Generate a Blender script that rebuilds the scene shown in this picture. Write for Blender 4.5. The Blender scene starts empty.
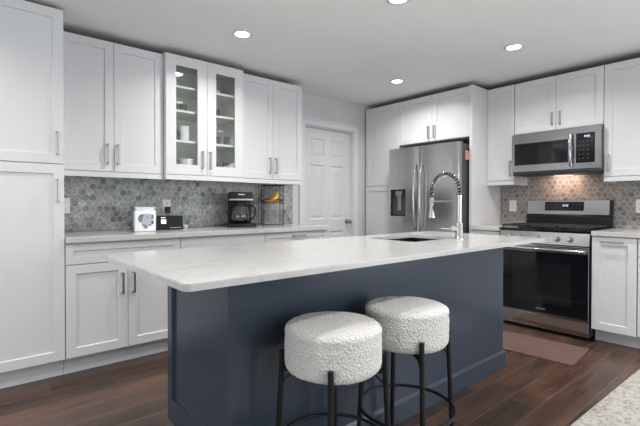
import bpy, bmesh, math, random
from mathutils import Vector, Matrix, noise
random.seed(7)
PI = math.pi
S = bpy.context.scene
COL = S.collection

# ------------------------------------------------------------------ camera
yaw, pitch, roll, CH = .8618, -.0107, .0013, 1.1337
fw = Vector((math.cos(yaw)*math.cos(pitch), math.sin(yaw)*math.cos(pitch), math.sin(pitch)))
r0 = Vector((math.sin(yaw), -math.cos(yaw), 0)); u0 = r0.cross(fw)
rt = math.cos(roll)*r0 + math.sin(roll)*u0
up = -math.sin(roll)*r0 + math.cos(roll)*u0
cd = bpy.data.cameras.new('camera'); cam = bpy.data.objects.new('camera', cd); COL.objects.link(cam)
M = Matrix.Identity(4)
for i in range(3):
    M[i][0] = rt[i]; M[i][1] = up[i]; M[i][2] = -fw[i]
M[2][3] = CH
cam.matrix_world = M
cd.sensor_width = 36; cd.lens = 414.52*36/640; cd.shift_y = -4.63/640; cd.clip_start = .05
S.camera = cam

# ------------------------------------------------------------------ world, exposure, large lights
w = bpy.data.worlds.new('world'); S.world = w; w.use_nodes = True
w.node_tree.nodes['Background'].inputs[0].default_value = (.86, .93, 1, 1)
w.node_tree.nodes['Background'].inputs[1].default_value = .72
S.view_settings.view_transform = 'Standard'; S.view_settings.look = 'None'
S.view_settings.gamma = 1; S.view_settings.exposure = 0.0
S.view_settings.use_curve_mapping = False

def area(name, loc, direction, sx, sy, power, color=(1, 1, 1), spread=180):
    d = bpy.data.lights.new(name, 'AREA'); d.shape = 'RECTANGLE'; d.size = sx; d.size_y = sy
    d.energy = power; d.color = color; d.spread = math.radians(spread)
    o = bpy.data.objects.new(name, d); COL.objects.link(o); o.location = loc
    o.rotation_euler = Vector(direction).to_track_quat('-Z', 'Z' if abs(direction[2]) < .9 else 'Y').to_euler()
    return o
# fill lights emulating daylight at added, unseen windows behind and beside the camera
area('daylight_fill_rear', (1.2, -3.38, 1.3), (0, 1, .45), 2.8, 1.7, 69, (.93, .97, 1))
area('daylight_fill_side', (-3.20, 1.2, 1.35), (1, 0, .45), 2.2, 1.6, 44, (.93, .97, 1))
area('daylight_fill_right', (4.50, -1.55, 1.25), (-1, .25, .15), 1.6, 1.9, 64, (.90, .95, 1))
area('daylight_fill_near', (-1.55, 3.70, 1.36), (0, -1, 0), .42, 1.95, 18, (.95, .98, 1))  # fill, placed for a bright reflection in the microwave door

# ------------------------------------------------------------------ materials
def mat(name, color=(.8, .8, .8), rough=.5, metal=0, **kw):
    m = bpy.data.materials.new(name); m.use_nodes = True
    b = m.node_tree.nodes['Principled BSDF']
    b.inputs['Base Color'].default_value = (*color, 1)
    b.inputs['Roughness'].default_value = rough; b.inputs['Metallic'].default_value = metal
    for k, v in kw.items():
        b.inputs[k.replace('_', ' ')].default_value = v
    return m
class NT:
    def __init__(s, m): s.t = m.node_tree; s.b = s.t.nodes['Principled BSDF']
    def n(s, typ, **kw):
        x = s.t.nodes.new(typ)
        for k, v in kw.items(): setattr(x, k, v)
        return x
    def l(s, a, b): s.t.links.new(a, b)
    def m(s, op, a, b=None, c=None):
        x = s.n('ShaderNodeMath', operation=op)
        for i, v in enumerate((a, b, c)):
            if v is None: continue
            if isinstance(v, (int, float)): x.inputs[i].default_value = v
            else: s.l(v, x.inputs[i])
        return x.outputs[0]
    def ramp(s, fac, stops, interp='LINEAR'):
        r = s.n('ShaderNodeValToRGB'); r.color_ramp.interpolation = interp
        while len(r.color_ramp.elements) < len(stops): r.color_ramp.elements.new(.5)
        for e, (p, c) in zip(r.color_ramp.elements, stops):
            e.position = p; e.color = (*c, 1) if len(c) == 3 else c
        s.l(fac, r.inputs[0]); return r.outputs[0]
    def coords(s, scale=(1, 1, 1), kind='Object'):
        tc = s.n('ShaderNodeTexCoord'); mp = s.n('ShaderNodeMapping')
        mp.inputs['Scale'].default_value = scale
        s.l(tc.outputs[kind], mp.inputs[0]); return mp.outputs[0]
    def noise(s, vec, scale, detail=4, rough=.5, dist=0):
        x = s.n('ShaderNodeTexNoise'); s.l(vec, x.inputs['Vector'])
        x.inputs['Scale'].default_value = scale; x.inputs['Detail'].default_value = detail
        x.inputs['Roughness'].default_value = rough; x.inputs['Distortion'].default_value = dist
        return x.outputs[0]
    def bump(s, h, strength=.3, dist=.002):
        b = s.n('ShaderNodeBump'); b.inputs['Strength'].default_value = strength; b.inputs['Distance'].default_value = dist
        s.l(h, b.inputs['Height']); s.l(b.outputs[0], s.b.inputs['Normal'])
    def mix(s, fac, a, b):
        x = s.n('ShaderNodeMix', data_type='RGBA')
        if isinstance(fac, (int, float)): x.inputs[0].default_value = fac
        else: s.l(fac, x.inputs[0])
        for i, v in ((6, a), (7, b)):
            if isinstance(v, tuple): x.inputs[i].default_value = (*v, 1)
            else: s.l(v, x.inputs[i])
        return x.outputs[2]

def paint(name, color, rough=.45, var=.03, scale=3):
    m = mat(name, color, rough); t = NT(m)
    nz = t.noise(t.coords(), scale, 3)
    c0 = tuple(c*(1-var) for c in color); c1 = tuple(min(1, c*(1+var)) for c in color)
    t.l(t.mix(nz, c0, c1), t.b.inputs['Base Color'])
    n2 = t.noise(t.coords(), 220, 2); t.bump(n2, .04, .0005)
    return m
WHITE = paint('white_cabinet_paint', (.67, .675, .69), .38)
WALLP = paint('grey_wall_paint', (.60, .60, .615), .7)
CEILP = paint('ceiling_paint', (.86, .86, .86), .85)
DOORP = paint('door_paint', (.66, .66, .68), .4)
TRIMP = paint('trim_paint', (.70, .70, .72), .35)
NAVY = paint('navy_island_paint', (.036, .050, .074), .25, .06)
INNER = paint('cabinet_interior', (.84, .83, .79), .5)
SHADETOP = paint('shade_top_board', (.10, .08, .06), .9)  # dark tone that deepens the shade in the gap above cabinets
SHELF = paint('shelf_white', (.84, .84, .83), .4)

def brushed(name, color, rough, axis_scale, strength=.08, wave=False):
    m = mat(name, color, rough, 1); t = NT(m)
    nz = t.noise(t.coords(axis_scale), 1, 3, .6)
    r = t.m('MULTIPLY_ADD', nz, .16, rough-.08); t.l(r, t.b.inputs['Roughness'])
    if wave:
        n2 = t.noise(t.coords((7, 7, .5)), 1, 3, .6)
        t.bump(t.m('ADD', t.m('MULTIPLY', nz, .1), t.m('MULTIPLY', n2, 1.0)), .5, .006)
    else: t.bump(nz, strength, .0008)
    return m
STEEL = brushed('brushed_stainless_vertical', (.52, .52, .53), .20, (260, 260, 1.2), .08, True)
STEELH = brushed('brushed_stainless_horizontal', (.47, .47, .48), .17, (1.2, 1.2, 300), .04)
NICKEL = brushed('satin_nickel', (.40, .39, .38), .42, (90, 90, 90), .02)
CHROME = mat('polished_nickel', (.50, .49, .465), .24, 1)
BLACKM = mat('black_powder_coat', (.007, .007, .008), .5, Specular_IOR_Level=.3)
BLACKP = mat('black_plastic', (.010, .010, .011), .34, Specular_IOR_Level=.3)
BLACKG = mat('black_glass', (.006, .006, .008), .05)
IRON = mat('cast_iron', (.02, .02, .021), .6)
DARKMETAL = mat('dark_fridge_side', (.10, .10, .105), .45, .4)
CERAM = mat('white_ceramic', (.86, .87, .90), .18)
PLASTW = mat('white_plastic', (.82, .81, .79), .35)
PLATE = mat('dark_wire', (.03, .03, .03), .4, .6)
GLASS = mat('clear_glass', (.93, .96, .95), .02, Transmission_Weight=1, IOR=1.45)
def thin_glass(refl=.35):
    m = bpy.data.materials.new('cabinet_pane_glass'); m.use_nodes = True; t = m.node_tree; t.nodes.clear()
    o = t.nodes.new('ShaderNodeOutputMaterial'); mx = t.nodes.new('ShaderNodeMixShader')
    tr = t.nodes.new('ShaderNodeBsdfTransparent'); gl = t.nodes.new('ShaderNodeBsdfGlossy')
    tr.inputs[0].default_value = (.93, .95, .94, 1); gl.inputs['Roughness'].default_value = .03
    lw = t.nodes.new('ShaderNodeLayerWeight'); lw.inputs[0].default_value = .5
    fr = t.nodes.new('ShaderNodeMapRange'); fr.inputs[3].default_value = .035; fr.inputs[4].default_value = refl; fr.inputs[1].default_value = .35
    t.links.new(lw.outputs['Facing'], fr.inputs[0])
    t.links.new(fr.outputs[0], mx.inputs[0]); t.links.new(tr.outputs[0], mx.inputs[1]); t.links.new(gl.outputs[0], mx.inputs[2])
    t.links.new(mx.outputs[0], o.inputs[0]); return m
PANE = thin_glass()
TUMBLER = thin_glass(); TUMBLER.name = 'tumbler_glass'
for n_ in TUMBLER.node_tree.nodes:
    if n_.type == 'BSDF_TRANSPARENT': n_.inputs[0].default_value = (.90, .92, .92, 1)
def emis(name, color, strength):
    m = mat(name, color, .5); b = m.node_tree.nodes['Principled BSDF']
    b.inputs['Emission Color'].default_value = (*color, 1); b.inputs['Emission Strength'].default_value = strength
    return m
LENS = emis('light_lens', (1, .98, .95), 14)
LED = emis('display_digits', (.75, .9, 1), .8)
SCREEN = emis('appliance_screen', (1, .80, .84), .9)

def quartz():
    m = mat('white_quartz', (.8, .8, .79), .14); t = NT(m)
    v = t.coords((1, 1.5, 1), 'Object')
    warp = t.noise(v, 1.1, 5, .55)
    n1 = t.noise(v, 1.7, 6, .55, 1.6)
    a = t.m('ABSOLUTE', t.m('SUBTRACT', n1, .5))
    vein = t.ramp(a, [(0, (1, 1, 1)), (.022, (.25, .25, .25)), (.07, (0, 0, 0))])
    vein = t.m('MULTIPLY', vein, t.ramp(warp, [(.42, (0, 0, 0)), (.62, (1, 1, 1))]))
    n2 = t.noise(v, 5, 5, .6, .9)
    a2 = t.m('ABSOLUTE', t.m('SUBTRACT', n2, .5))
    v2 = t.m('MULTIPLY', t.ramp(a2, [(0, (1, 1, 1)), (.03, (0, 0, 0))]), .10)
    cl = t.noise(v, 2.4, 3)
    base = t.mix(cl, (.52, .52, .515), (.555, .555, .55))
    f = t.m('MINIMUM', t.m('ADD', t.m('MULTIPLY', vein, .75), v2), 1)
    t.l(t.mix(f, base, (.36, .355, .35)), t.b.inputs['Base Color'])
    return m
QUARTZ = quartz()

def wood_floor():
    m = mat('dark_wood_planks', (.05, .03, .02), .3); t = NT(m)
    tc = t.n('ShaderNodeTexCoord'); sp = t.n('ShaderNodeSeparateXYZ'); t.l(tc.outputs['Object'], sp.inputs[0])
    x, y = sp.outputs[0], sp.outputs[1]
    W = .165
    yy = t.m('DIVIDE', t.m('ADD', y, -.95+W*40), W); row = t.m('FLOOR', yy); fy = t.m('FRACT', yy)
    wn = t.n('ShaderNodeTexWhiteNoise', noise_dimensions='1D'); t.l(row, wn.inputs['W'])
    xx = t.m('ADD', t.m('DIVIDE', x, 1.25), t.m('MULTIPLY', wn.outputs[0], 7.3))
    colx = t.m('FLOOR', xx); fx = t.m('FRACT', xx)
    cb = t.n('ShaderNodeCombineXYZ'); t.l(row, cb.inputs[0]); t.l(colx, cb.inputs[1])
    w2 = t.n('ShaderNodeTexWhiteNoise', noise_dimensions='3D'); t.l(cb.outputs[0], w2.inputs['Vector'])
    # grain
    mp = t.n('ShaderNodeMapping'); t.l(tc.outputs['Object'], mp.inputs[0]); mp.inputs['Scale'].default_value = (1.6, 26, 1)
    off = t.n('ShaderNodeVectorMath', operation='MULTIPLY_ADD'); t.l(w2.outputs[1], off.inputs[0]); off.inputs[1].default_value = (9, 9, 9); t.l(mp.outputs[0], off.inputs[2])
    g = t.noise(off.outputs[0], 1, 6, .62, .7)
    mp2 = t.n('ShaderNodeMapping'); t.l(tc.outputs['Object'], mp2.inputs[0]); mp2.inputs['Scale'].default_value = (2.4, 7, 1)
    o2 = t.n('ShaderNodeVectorMath', operation='MULTIPLY_ADD'); t.l(w2.outputs[1], o2.inputs[0]); o2.inputs[1].default_value = (5, 5, 5); t.l(mp2.outputs[0], o2.inputs[2])
    g2 = t.noise(o2.outputs[0], 1, 4, .55, .3)
    c = t.ramp(g, [(.3, (.022, .015, .012)), (.52, (.068, .040, .029)), (.72, (.140, .084, .060))])
    c2 = t.ramp(g2, [(.35, (.032, .026, .023)), (.65, (.118, .066, .044))])
    c3 = t.mix(.5, c, c2)
    tint = t.ramp(w2.outputs[0], [(0, (.62, .58, .60)), (.5, (1, .95, .9)), (1, (1.35, 1.1, 1.0))])
    mul = t.n('ShaderNodeMix', data_type='RGBA', blend_type='MULTIPLY'); mul.inputs[0].default_value = 1
    t.l(c3, mul.inputs[6]); t.l(tint, mul.inputs[7])
    # seam
    ey = t.m('MINIMUM', fy, t.m('SUBTRACT', 1, fy)); ex = t.m('MULTIPLY', t.m('MINIMUM', fx, t.m('SUBTRACT', 1, fx)), 1.25/W)
    e = t.m('MINIMUM', ey, ex)
    seam = t.ramp(e, [(0, (1, 1, 1)), (.014, (.8, .8, .8)), (.028, (0, 0, 0))])
    t.l(t.mix(seam, mul.outputs[2], (.115, .078, .062)), t.b.inputs['Base Color'])
    t.l(t.m('MULTIPLY_ADD', g, .22, .20), t.b.inputs['Roughness'])
    h = t.m('SUBTRACT', t.m('MULTIPLY', g, .25), seam); t.bump(h, .25, .0015)
    return m
WOOD = wood_floor()

def hexmat(name, axis, warm=(1.15, 1.15, 1.14), soft=.12):
    m = mat(name, (.4, .4, .4), .35); t = NT(m)
    tc = t.n('ShaderNodeTexCoord'); sp = t.n('ShaderNodeSeparateXYZ'); t.l(tc.outputs['Object'], sp.inputs[0])
    P = .0505
    X = t.m('ADD', t.m('DIVIDE', sp.outputs[axis], P), 400.0); Z = t.m('ADD', t.m('DIVIDE', sp.outputs[2], P), 300*1.7320508)
    def cell(px, pz):
        ax = t.m('SUBTRACT', t.m('FRACT', px), .5)
        az = t.m('MULTIPLY', t.m('SUBTRACT', t.m('FRACT', t.m('DIVIDE', pz, 1.7320508)), .5), 1.7320508)
        return ax, az, t.m('ADD', t.m('MULTIPLY', ax, ax), t.m('MULTIPLY', az, az))
    a = cell(X, Z); b = cell(t.m('SUBTRACT', X, .5), t.m('SUBTRACT', Z, .8660254))
    sel = t.m('LESS_THAN', a[2], b[2])
    def pick(u, v): return t.m('ADD', t.m('MULTIPLY', u, sel), t.m('MULTIPLY', v, t.m('SUBTRACT', 1, sel)))
    gx = pick(a[0], b[0]); gz = pick(a[1], b[1])
    idx = t.m('ROUND', t.m('MULTIPLY', t.m('SUBTRACT', X, gx), 2)); idz = t.m('ROUND', t.m('MULTIPLY', t.m('SUBTRACT', Z, gz), 2/1.7320508))
    agx = t.m('ABSOLUTE', gx); agz = t.m('ABSOLUTE', gz)
    dist = t.m('MAXIMUM', agx, t.m('ADD', t.m('MULTIPLY', agx, .5), t.m('MULTIPLY', agz, .8660254)))
    grout = t.ramp(dist, [(.425, (0, 0, 0)), (.46, (1, 1, 1))])
    cb = t.n('ShaderNodeCombineXYZ'); t.l(idx, cb.inputs[0]); t.l(idz, cb.inputs[1])
    wn = t.n('ShaderNodeTexWhiteNoise', noise_dimensions='3D'); t.l(cb.outputs[0], wn.inputs['Vector'])
    base = t.ramp(wn.outputs[0], [(0, (.095, .11, .125)), (.16, (.17, .185, .20)), (.34, (.25, .27, .285)), (.55, (.30, .315, .32)), (.72, (.33, .32, .295)), (.86, (.26, .25, .23)), (1, (.40, .41, .42))])
    base = t.mix(soft, base, (.27, .275, .275))
    off = t.n('ShaderNodeVectorMath', operation='MULTIPLY_ADD'); t.l(wn.outputs[1], off.inputs[0]); off.inputs[1].default_value = (3, 3, 3); t.l(tc.outputs['Object'], off.inputs[2])
    nz = t.noise(off.outputs[0], 34, 5, .65, 1.0)
    mar = t.ramp(nz, [(.3, (.42, .43, .46)), (.5, (1, 1, 1)), (.68, (1.65, 1.58, 1.46))])
    mul = t.n('ShaderNodeMix', data_type='RGBA', blend_type='MULTIPLY'); mul.inputs[0].default_value = 1
    t.l(base, mul.inputs[6]); t.l(mar, mul.inputs[7])
    wm = t.n('ShaderNodeMix', data_type='RGBA', blend_type='MULTIPLY'); wm.inputs[0].default_value = 1
    t.l(mul.outputs[2], wm.inputs[6]); wm.inputs[7].default_value = (*warm, 1)
    gn = t.noise(tc.outputs['Object'], 60, 3)
    t.l(t.mix(t.m('MULTIPLY', t.m('MULTIPLY', grout, .75), t.m('ADD', gn, .35)), wm.outputs[2], (.46, .46, .45)), t.b.inputs['Base Color'])
    t.bump(t.m('SUBTRACT', 1, grout), .3, .001)
    return m
HEXX = hexmat('hexagon_stone_mosaic_left', 0)
HEXY = hexmat('hexagon_stone_mosaic_right', 1, (.98, .87, .80), .5)

def boucle():
    m = mat('cream_boucle', (.74, .73, .70), .95); t = NT(m)
    v = t.coords()
    vo = t.n('ShaderNodeTexVoronoi'); t.l(v, vo.inputs['Vector']); vo.inputs['Scale'].default_value = 125
    n = t.noise(v, 130, 3)
    h = t.m('ADD', vo.outputs[0], t.m('MULTIPLY', n, .6))
    t.l(t.ramp(h, [(.2, (.80, .79, .76)), (.9, (.66, .65, .62))]), t.b.inputs['Base Color'])
    t.bump(h, 1.0, .006); t.b.inputs['Sheen Weight'].default_value = .3
    return m
BOUCLE = boucle()
def rugmat():
    m = mat('speckled_cream_rug', (.6, .58, .54), .95); t = NT(m)
    v = t.coords((1, 1, 1))
    n = t.noise(v, 40, 5, .7, .6); n3 = t.noise(v, 6, 3, .5)
    f = t.m('ADD', n, t.m('MULTIPLY', n3, .25))
    t.l(t.ramp(f, [(.44, (.20, .18, .155)), (.56, (.33, .305, .27)), (.66, (.43, .41, .37)), (.8, (.47, .455, .42))]), t.b.inputs['Base Color'])
    t.bump(t.noise(v, 160, 2), .6, .004); return m
RUG = rugmat()
def matmat():
    m = mat('brown_woven_mat', (.12, .07, .05), .8); t = NT(m)
    wv = t.n('ShaderNodeTexWave'); wv.wave_type = 'BANDS'; wv.bands_direction = 'X'; t.l(t.coords(), wv.inputs['Vector'])
    wv.inputs['Scale'].default_value = 32; wv.inputs['Distortion'].default_value = .6
    n = t.noise(t.coords((3, 60, 1)), 2, 3)
    f = t.m('ADD', t.m('MULTIPLY', wv.outputs[1], .5), t.m('MULTIPLY', n, .5))
    t.l(t.ramp(f, [(.2, (.080, .040, .030)), (.8, (.19, .112, .086))]), t.b.inputs['Base Color'])
    t.bump(wv.outputs[1], .4, .002); return m
MATM = matmat()
def banana_mat():
    m = mat('banana_skin', (.75, .42, .03), .45); t = NT(m)
    n = t.noise(t.coords(), 40, 3, .6)
    t.l(t.ramp(n, [(.28, (.30, .14, .02)), (.38, (.85, .48, .02)), (.8, (.95, .66, .05))]), t.b.inputs['Base Color']); return m
BANANA = banana_mat()

# ------------------------------------------------------------------ mesh helpers
def obj(name, bm, m, parent=None, smooth=False, mw=None):
    bmesh.ops.recalc_face_normals(bm, faces=bm.faces[:])
    me = bpy.data.meshes.new(name); bm.to_mesh(me); bm.free(); me.materials.append(m)
    if smooth:
        me.polygons.foreach_set('use_smooth', [True]*len(me.polygons))
    o = bpy.data.objects.new(name, me); COL.objects.link(o)
    if parent: o.parent = parent
    if mw is not None: o.matrix_local = mw
    return o
def smooth_by_angle(o, deg=35):
    me = o.data
    me.polygons.foreach_set('use_smooth', [True]*len(me.polygons))
    me.set_sharp_from_angle(angle=math.radians(deg)); return o
def struct(name, bm, m, parent=None, label=None):
    o = obj(name, bm, m, parent)
    if parent is None: o['kind'] = 'structure'; o['label'] = label or name.replace('_', ' ')
    return o
def thing(name, label, cat, loc=(0, 0, 0), rz=0, group=None):
    o = bpy.data.objects.new(name, None); COL.objects.link(o)
    o.empty_display_size = .1; o.location = loc; o.rotation_euler = (0, 0, rz)
    o['label'] = label; o['category'] = cat
    if group: o['group'] = group
    return o
def tag(o, label, cat, group=None):
    o['label'] = label; o['category'] = cat
    if group: o['group'] = group
    return o
def B(): return bmesh.new()
def box(bm, x0, x1, y0, y1, z0, z1, bev=0, seg=2):
    r = bmesh.ops.create_cube(bm, size=1)
    vs = r['verts']
    bmesh.ops.scale(bm, vec=(x1-x0, y1-y0, z1-z0), verts=vs)
    bmesh.ops.translate(bm, vec=((x0+x1)/2, (y0+y1)/2, (z0+z1)/2), verts=vs)
    if bev:
        es = list({e for v in vs for e in v.link_edges})
        bmesh.ops.bevel(bm, geom=es, offset=bev, segments=seg, profile=.6, affect='EDGES')
    return bm
def cyl(bm, c, r, h, axis='z', seg=24, r2=None, cap=True):
    rr = bmesh.ops.create_cone(bm, cap_ends=cap, segments=seg, radius1=r, radius2=r if r2 is None else r2, depth=h)
    rot = {'z': Matrix.Identity(4), 'x': Matrix.Rotation(PI/2, 4, 'Y'), 'y': Matrix.Rotation(-PI/2, 4, 'X')}[axis]
    bmesh.ops.transform(bm, matrix=Matrix.Translation(c) @ rot, verts=rr['verts']); return bm
def tube(bm, pts, r, seg=10, closed=False, caps=True, radii=None):
    pts = [Vector(p) for p in pts]; n = len(pts); rings = []
    prev = None
    for i, p in enumerate(pts):
        a = pts[(i-1) % n] if (closed or i > 0) else p
        b = pts[(i+1) % n] if (closed or i < n-1) else p
        tdir = (b-a).normalized()
        if prev is None:
            ref = Vector((0, 0, 1)) if abs(tdir.z) < .9 else Vector((1, 0, 0))
            nrm = tdir.cross(ref).normalized()
        else:
            nrm = (prev - tdir*prev.dot(tdir)).normalized()
        prev = nrm; bn = tdir.cross(nrm)
        rad = radii[i] if radii else r
        rings.append([bm.verts.new(p + nrm*math.cos(2*PI*k/seg)*rad + bn*math.sin(2*PI*k/seg)*rad) for k in range(seg)])
    for i in range(n if closed else n-1):
        A, C = rings[i], rings[(i+1) % n]
        for k in range(seg): bm.faces.new((A[k], A[(k+1) % seg], C[(k+1) % seg], C[k]))
    if not closed and caps:
        bm.faces.new(rings[0][::-1]); bm.faces.new(rings[-1])
    return bm
def lathe(bm, prof, seg=32, c=(0, 0, 0)):
    rings = []
    for r, z in prof:
        if r < 1e-6: rings.append([bm.verts.new((c[0], c[1], c[2]+z))])
        else: rings.append([bm.verts.new((c[0]+r*math.cos(2*PI*k/seg), c[1]+r*math.sin(2*PI*k/seg), c[2]+z)) for k in range(seg)])
    for A, C in zip(rings, rings[1:]):
        for k in range(seg):
            a, b = A[k % len(A)], A[(k+1) % len(A)]; d, e = C[k % len(C)], C[(k+1) % len(C)]
            f = [];
            for v in (a, b, e, d):
                if v not in f: f.append(v)
            if len(f) >= 3: bm.faces.new(f)
    return bm
def prism(bm, poly, y0, y1, plane='xz'):
    """extrude a 2D polygon; plane xz extrudes along y, xy along z, yz along x"""
    def P(a, b, d): return {'xz': (a, d, b), 'xy': (a, b, d), 'yz': (d, a, b)}[plane]
    A = [bm.verts.new(P(a, b, y0)) for a, b in poly]; C = [bm.verts.new(P(a, b, y1)) for a, b in poly]
    bm.faces.new(A); bm.faces.new(C[::-1]); n = len(poly)
    for k in range(n): bm.faces.new((A[k], A[(k+1) % n], C[(k+1) % n], C[k]))
    return bm
def panel(bm, x0, x1, z0, z1, yf, t, rects, depth=.009, slope=.006, hole=False, raised=0):
    """slab whose front (towards -y) at yf is cut by recessed rects (or through holes)"""
    xs = sorted({x0, x1, *[r[0] for r in rects], *[r[1] for r in rects]})
    zs = sorted({z0, z1, *[r[2] for r in rects], *[r[3] for r in rects]})
    V = lambda x, y, z: bm.verts.new((x, y, z))
    def q(*p): bm.faces.new([V(*a) for a in p])
    def ring(r, y, s, r2, y2, s2):
        a = [(r[0]+s, y, r[2]+s), (r[1]-s, y, r[2]+s), (r[1]-s, y, r[3]-s), (r[0]+s, y, r[3]-s)]
        b = [(r[0]+s2, y2, r[2]+s2), (r[1]-s2, y2, r[2]+s2), (r[1]-s2, y2, r[3]-s2), (r[0]+s2, y2, r[3]-s2)]
        for k in range(4): q(a[k], a[(k+1) % 4], b[(k+1) % 4], b[k])
        return b
    inr = lambda x, z: next((r for r in rects if r[0] < x < r[1] and r[2] < z < r[3]), None)
    for i in range(len(xs)-1):
        for j in range(len(zs)-1):
            if inr((xs[i]+xs[i+1])/2, (zs[j]+zs[j+1])/2) is None:
                q((xs[i], yf, zs[j]), (xs[i+1], yf, zs[j]), (xs[i+1], yf, zs[j+1]), (xs[i], yf, zs[j+1]))
                if hole: q((xs[i], yf+t, zs[j]), (xs[i+1], yf+t, zs[j]), (xs[i+1], yf+t, zs[j+1]), (xs[i], yf+t, zs[j+1]))
    for r in rects:
        if hole: ring(r, yf, 0, r, yf+t, 0); continue
        b = ring(r, yf, 0, r, yf+depth, slope)
        if raised:
            b = ring(r, yf+depth, slope, r, yf+depth, slope+.012); b = ring(r, yf+depth, slope+.012, r, yf+depth-raised, slope+.03)
        q(*b)
    if not hole: q((x0, yf+t, z0), (x1, yf+t, z0), (x1, yf+t, z1), (x0, yf+t, z1))
    for a, b in (((x0, z0), (x1, z0)), ((x1, z0), (x1, z1)), ((x1, z1), (x0, z1)), ((x0, z1), (x0, z0))):
        q((a[0], yf, a[1]), (b[0], yf, b[1]), (b[0], yf+t, b[1]), (a[0], yf+t, a[1]))
    bmesh.ops.remove_doubles(bm, verts=bm.verts[:], dist=1e-5)
    return bm
def slab_outline(bm, outer, inner, z0, z1):
    """flat slab with outline `outer` and optional cut-out `inner`"""
    loops = [outer] + ([inner] if inner else [])
    for z in (z0, z1):
        es = []
        for L in loops:
            vs = [bm.verts.new((x, y, z)) for x, y in L]
            es += [bm.edges.new((vs[k], vs[(k+1) % len(vs)])) for k in range(len(vs))]
        bmesh.ops.triangle_fill(bm, use_beauty=True, use_dissolve=False, edges=es)
    for L in loops:
        for k in range(len(L)):
            a, b = L[k], L[(k+1) % len(L)]
            bm.faces.new([bm.verts.new(p) for p in ((*a, z0), (*b, z0), (*b, z1), (*a, z1))])
    bmesh.ops.remove_doubles(bm, verts=bm.verts[:], dist=1e-5)
    return bm
def rrect(x0, x1, y0, y1, r, n=6):
    out = []
    for cx, cy, a0 in ((x1-r, y0+r, -90), (x1-r, y1-r, 0), (x0+r, y1-r, 90), (x0+r, y0+r, 180)):
        for k in range(n+1):
            a = math.radians(a0+90*k/n); out.append((cx+r*math.cos(a), cy+r*math.sin(a)))
    return out

# ------------------------------------------------------------------ structure
YW, XW, ZC = 3.72, 4.557, 2.406
bm = box(B(), -3.5, XW+.15, -3.6, YW+.15, -.1, 0); struct('floor', bm, WOOD, label='dark brown wood plank floor')
bm = box(B(), -3.5, XW+.15, -3.6, YW+.15, ZC, ZC+.1); struct('ceiling', bm, CEILP, label='flat light grey ceiling')
# left wall with the door opening and an added window beyond the pantry
DX0, DX1, DZ = 2.965, 3.728, 2.03
bm = B()
for a in ((-3.35, -1.8, 0, ZC), (-1.3, DX0-.02, 0, ZC), (DX1+.02, XW, 0, ZC), (DX0-.02, DX1+.02, DZ+.015, ZC), (-1.8, -1.3, 0, .3), (-1.8, -1.3, 2.385, ZC)):
    box(bm, a[0], a[1], YW, YW+.14, a[2], a[3])
struct('wall_left', bm, WALLP, label='grey painted wall behind the long run of cabinets')
bm = B()
for a in ((-3.6, -2.4, 0, ZC), (-.7, YW+.14, 0, ZC), (-2.4, -.7, 0, .15), (-2.4, -.7, 2.25, ZC)): box(bm, XW, XW+.14, a[0], a[1], a[2], a[3])
struct('wall_right', bm, WALLP, label='grey painted wall behind range and refrigerator')
bm = B()
for a in ((-3.5, -.3, 0, ZC), (2.7, XW, 0, ZC), (-.3, 2.7, 0, .3), (-.3, 2.7, 2.3, ZC)): box(bm, a[0], a[1], -3.6, -3.42, a[2], a[3])
struct('wall_rear', bm, WALLP, label='wall behind the camera with an added wide window')
bm = B()
for a in ((-3.42, 0, 0, ZC), (2.4, YW+.14, 0, ZC), (0, 2.4, 0, .4), (0, 2.4, 2.3, ZC)): box(bm, -3.5, -3.35, a[0], a[1], a[2], a[3])
struct('wall_front', bm, WALLP, label='side wall with an added window far from the kitchen')
def window(n, x0, x1, z0, z1, loc, rz, mull):  # unseen windows, added with their fill lights to light the room
    bm = B(); f = .05
    box(bm, x0, x1, 0, .06, z0, z0+f); box(bm, x0, x1, 0, .06, z1-f, z1)
    box(bm, x0, x0+f, 0, .06, z0+f, z1-f); box(bm, x1-f, x1, 0, .06, z0+f, z1-f)
    for k in range(1, mull):
        xm = x0+(x1-x0)*k/mull; box(bm, xm-.025, xm+.025, 0, .06, z0+f, z1-f)
    o = struct('window_%d' % n, bm, TRIMP, label='added white framed window, out of view'); o.location = loc; o.rotation_euler = (0, 0, rz)
    g = obj('window_pane', box(B(), x0+f, x1-f, .025, .031, z0+f, z1-f), PANE, o)
window(1, -.3, 2.7, .3, 2.3, (0, -3.5, 0), 0, 3)
window(2, -1.2, 1.2, .4, 2.3, (-3.42, 1.2, 0), PI/2, 2)
window(4, -.85, .85, .15, 2.25, (XW+.05, -1.55, 0), -PI/2, 2)
window(3, -1.8, -1.3, .3, 2.385, (0, YW+.05, 0), 0, 1)

# six panel door, casing
bm = B(); st = .11; mid = .10; wdt = DX1-DX0; cw = (wdt-2*st-mid)/2
rects = []
for z0, z1 in ((.22, .80), (.95, 1.60), (1.70, 1.91)):
    rects += [(DX0+st, DX0+st+cw, z0, z1), (DX1-st-cw, DX1-st, z0, z1)]
panel(bm, DX0, DX1, .012, DZ, YW+.045, .035, rects, .012, .012, raised=.008)
d1 = struct('door_1', bm, DOORP, label='white six panel interior door')
bm = B(); cyl(bm, (DX1-.06, YW+.040, .915), .028, .008, 'y'); cyl(bm, (DX1-.06, YW+.02, .915), .010, .04, 'y')
kb = lathe(B(), [(0, -.028), (.016, -.026), (.026, -.012), (.027, .0), (.022, .012), (.010, .018), (0, .018)], 20)
bmesh.ops.transform(kb, matrix=Matrix.Translation((DX1-.06, YW-.015, .915)) @ Matrix.Rotation(-PI/2, 4, 'X'), verts=kb.verts[:])
tm = bpy.data.meshes.new('tmp'); kb.to_mesh(tm); kb.free(); bm.from_mesh(tm); bpy.data.meshes.remove(tm)
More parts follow.
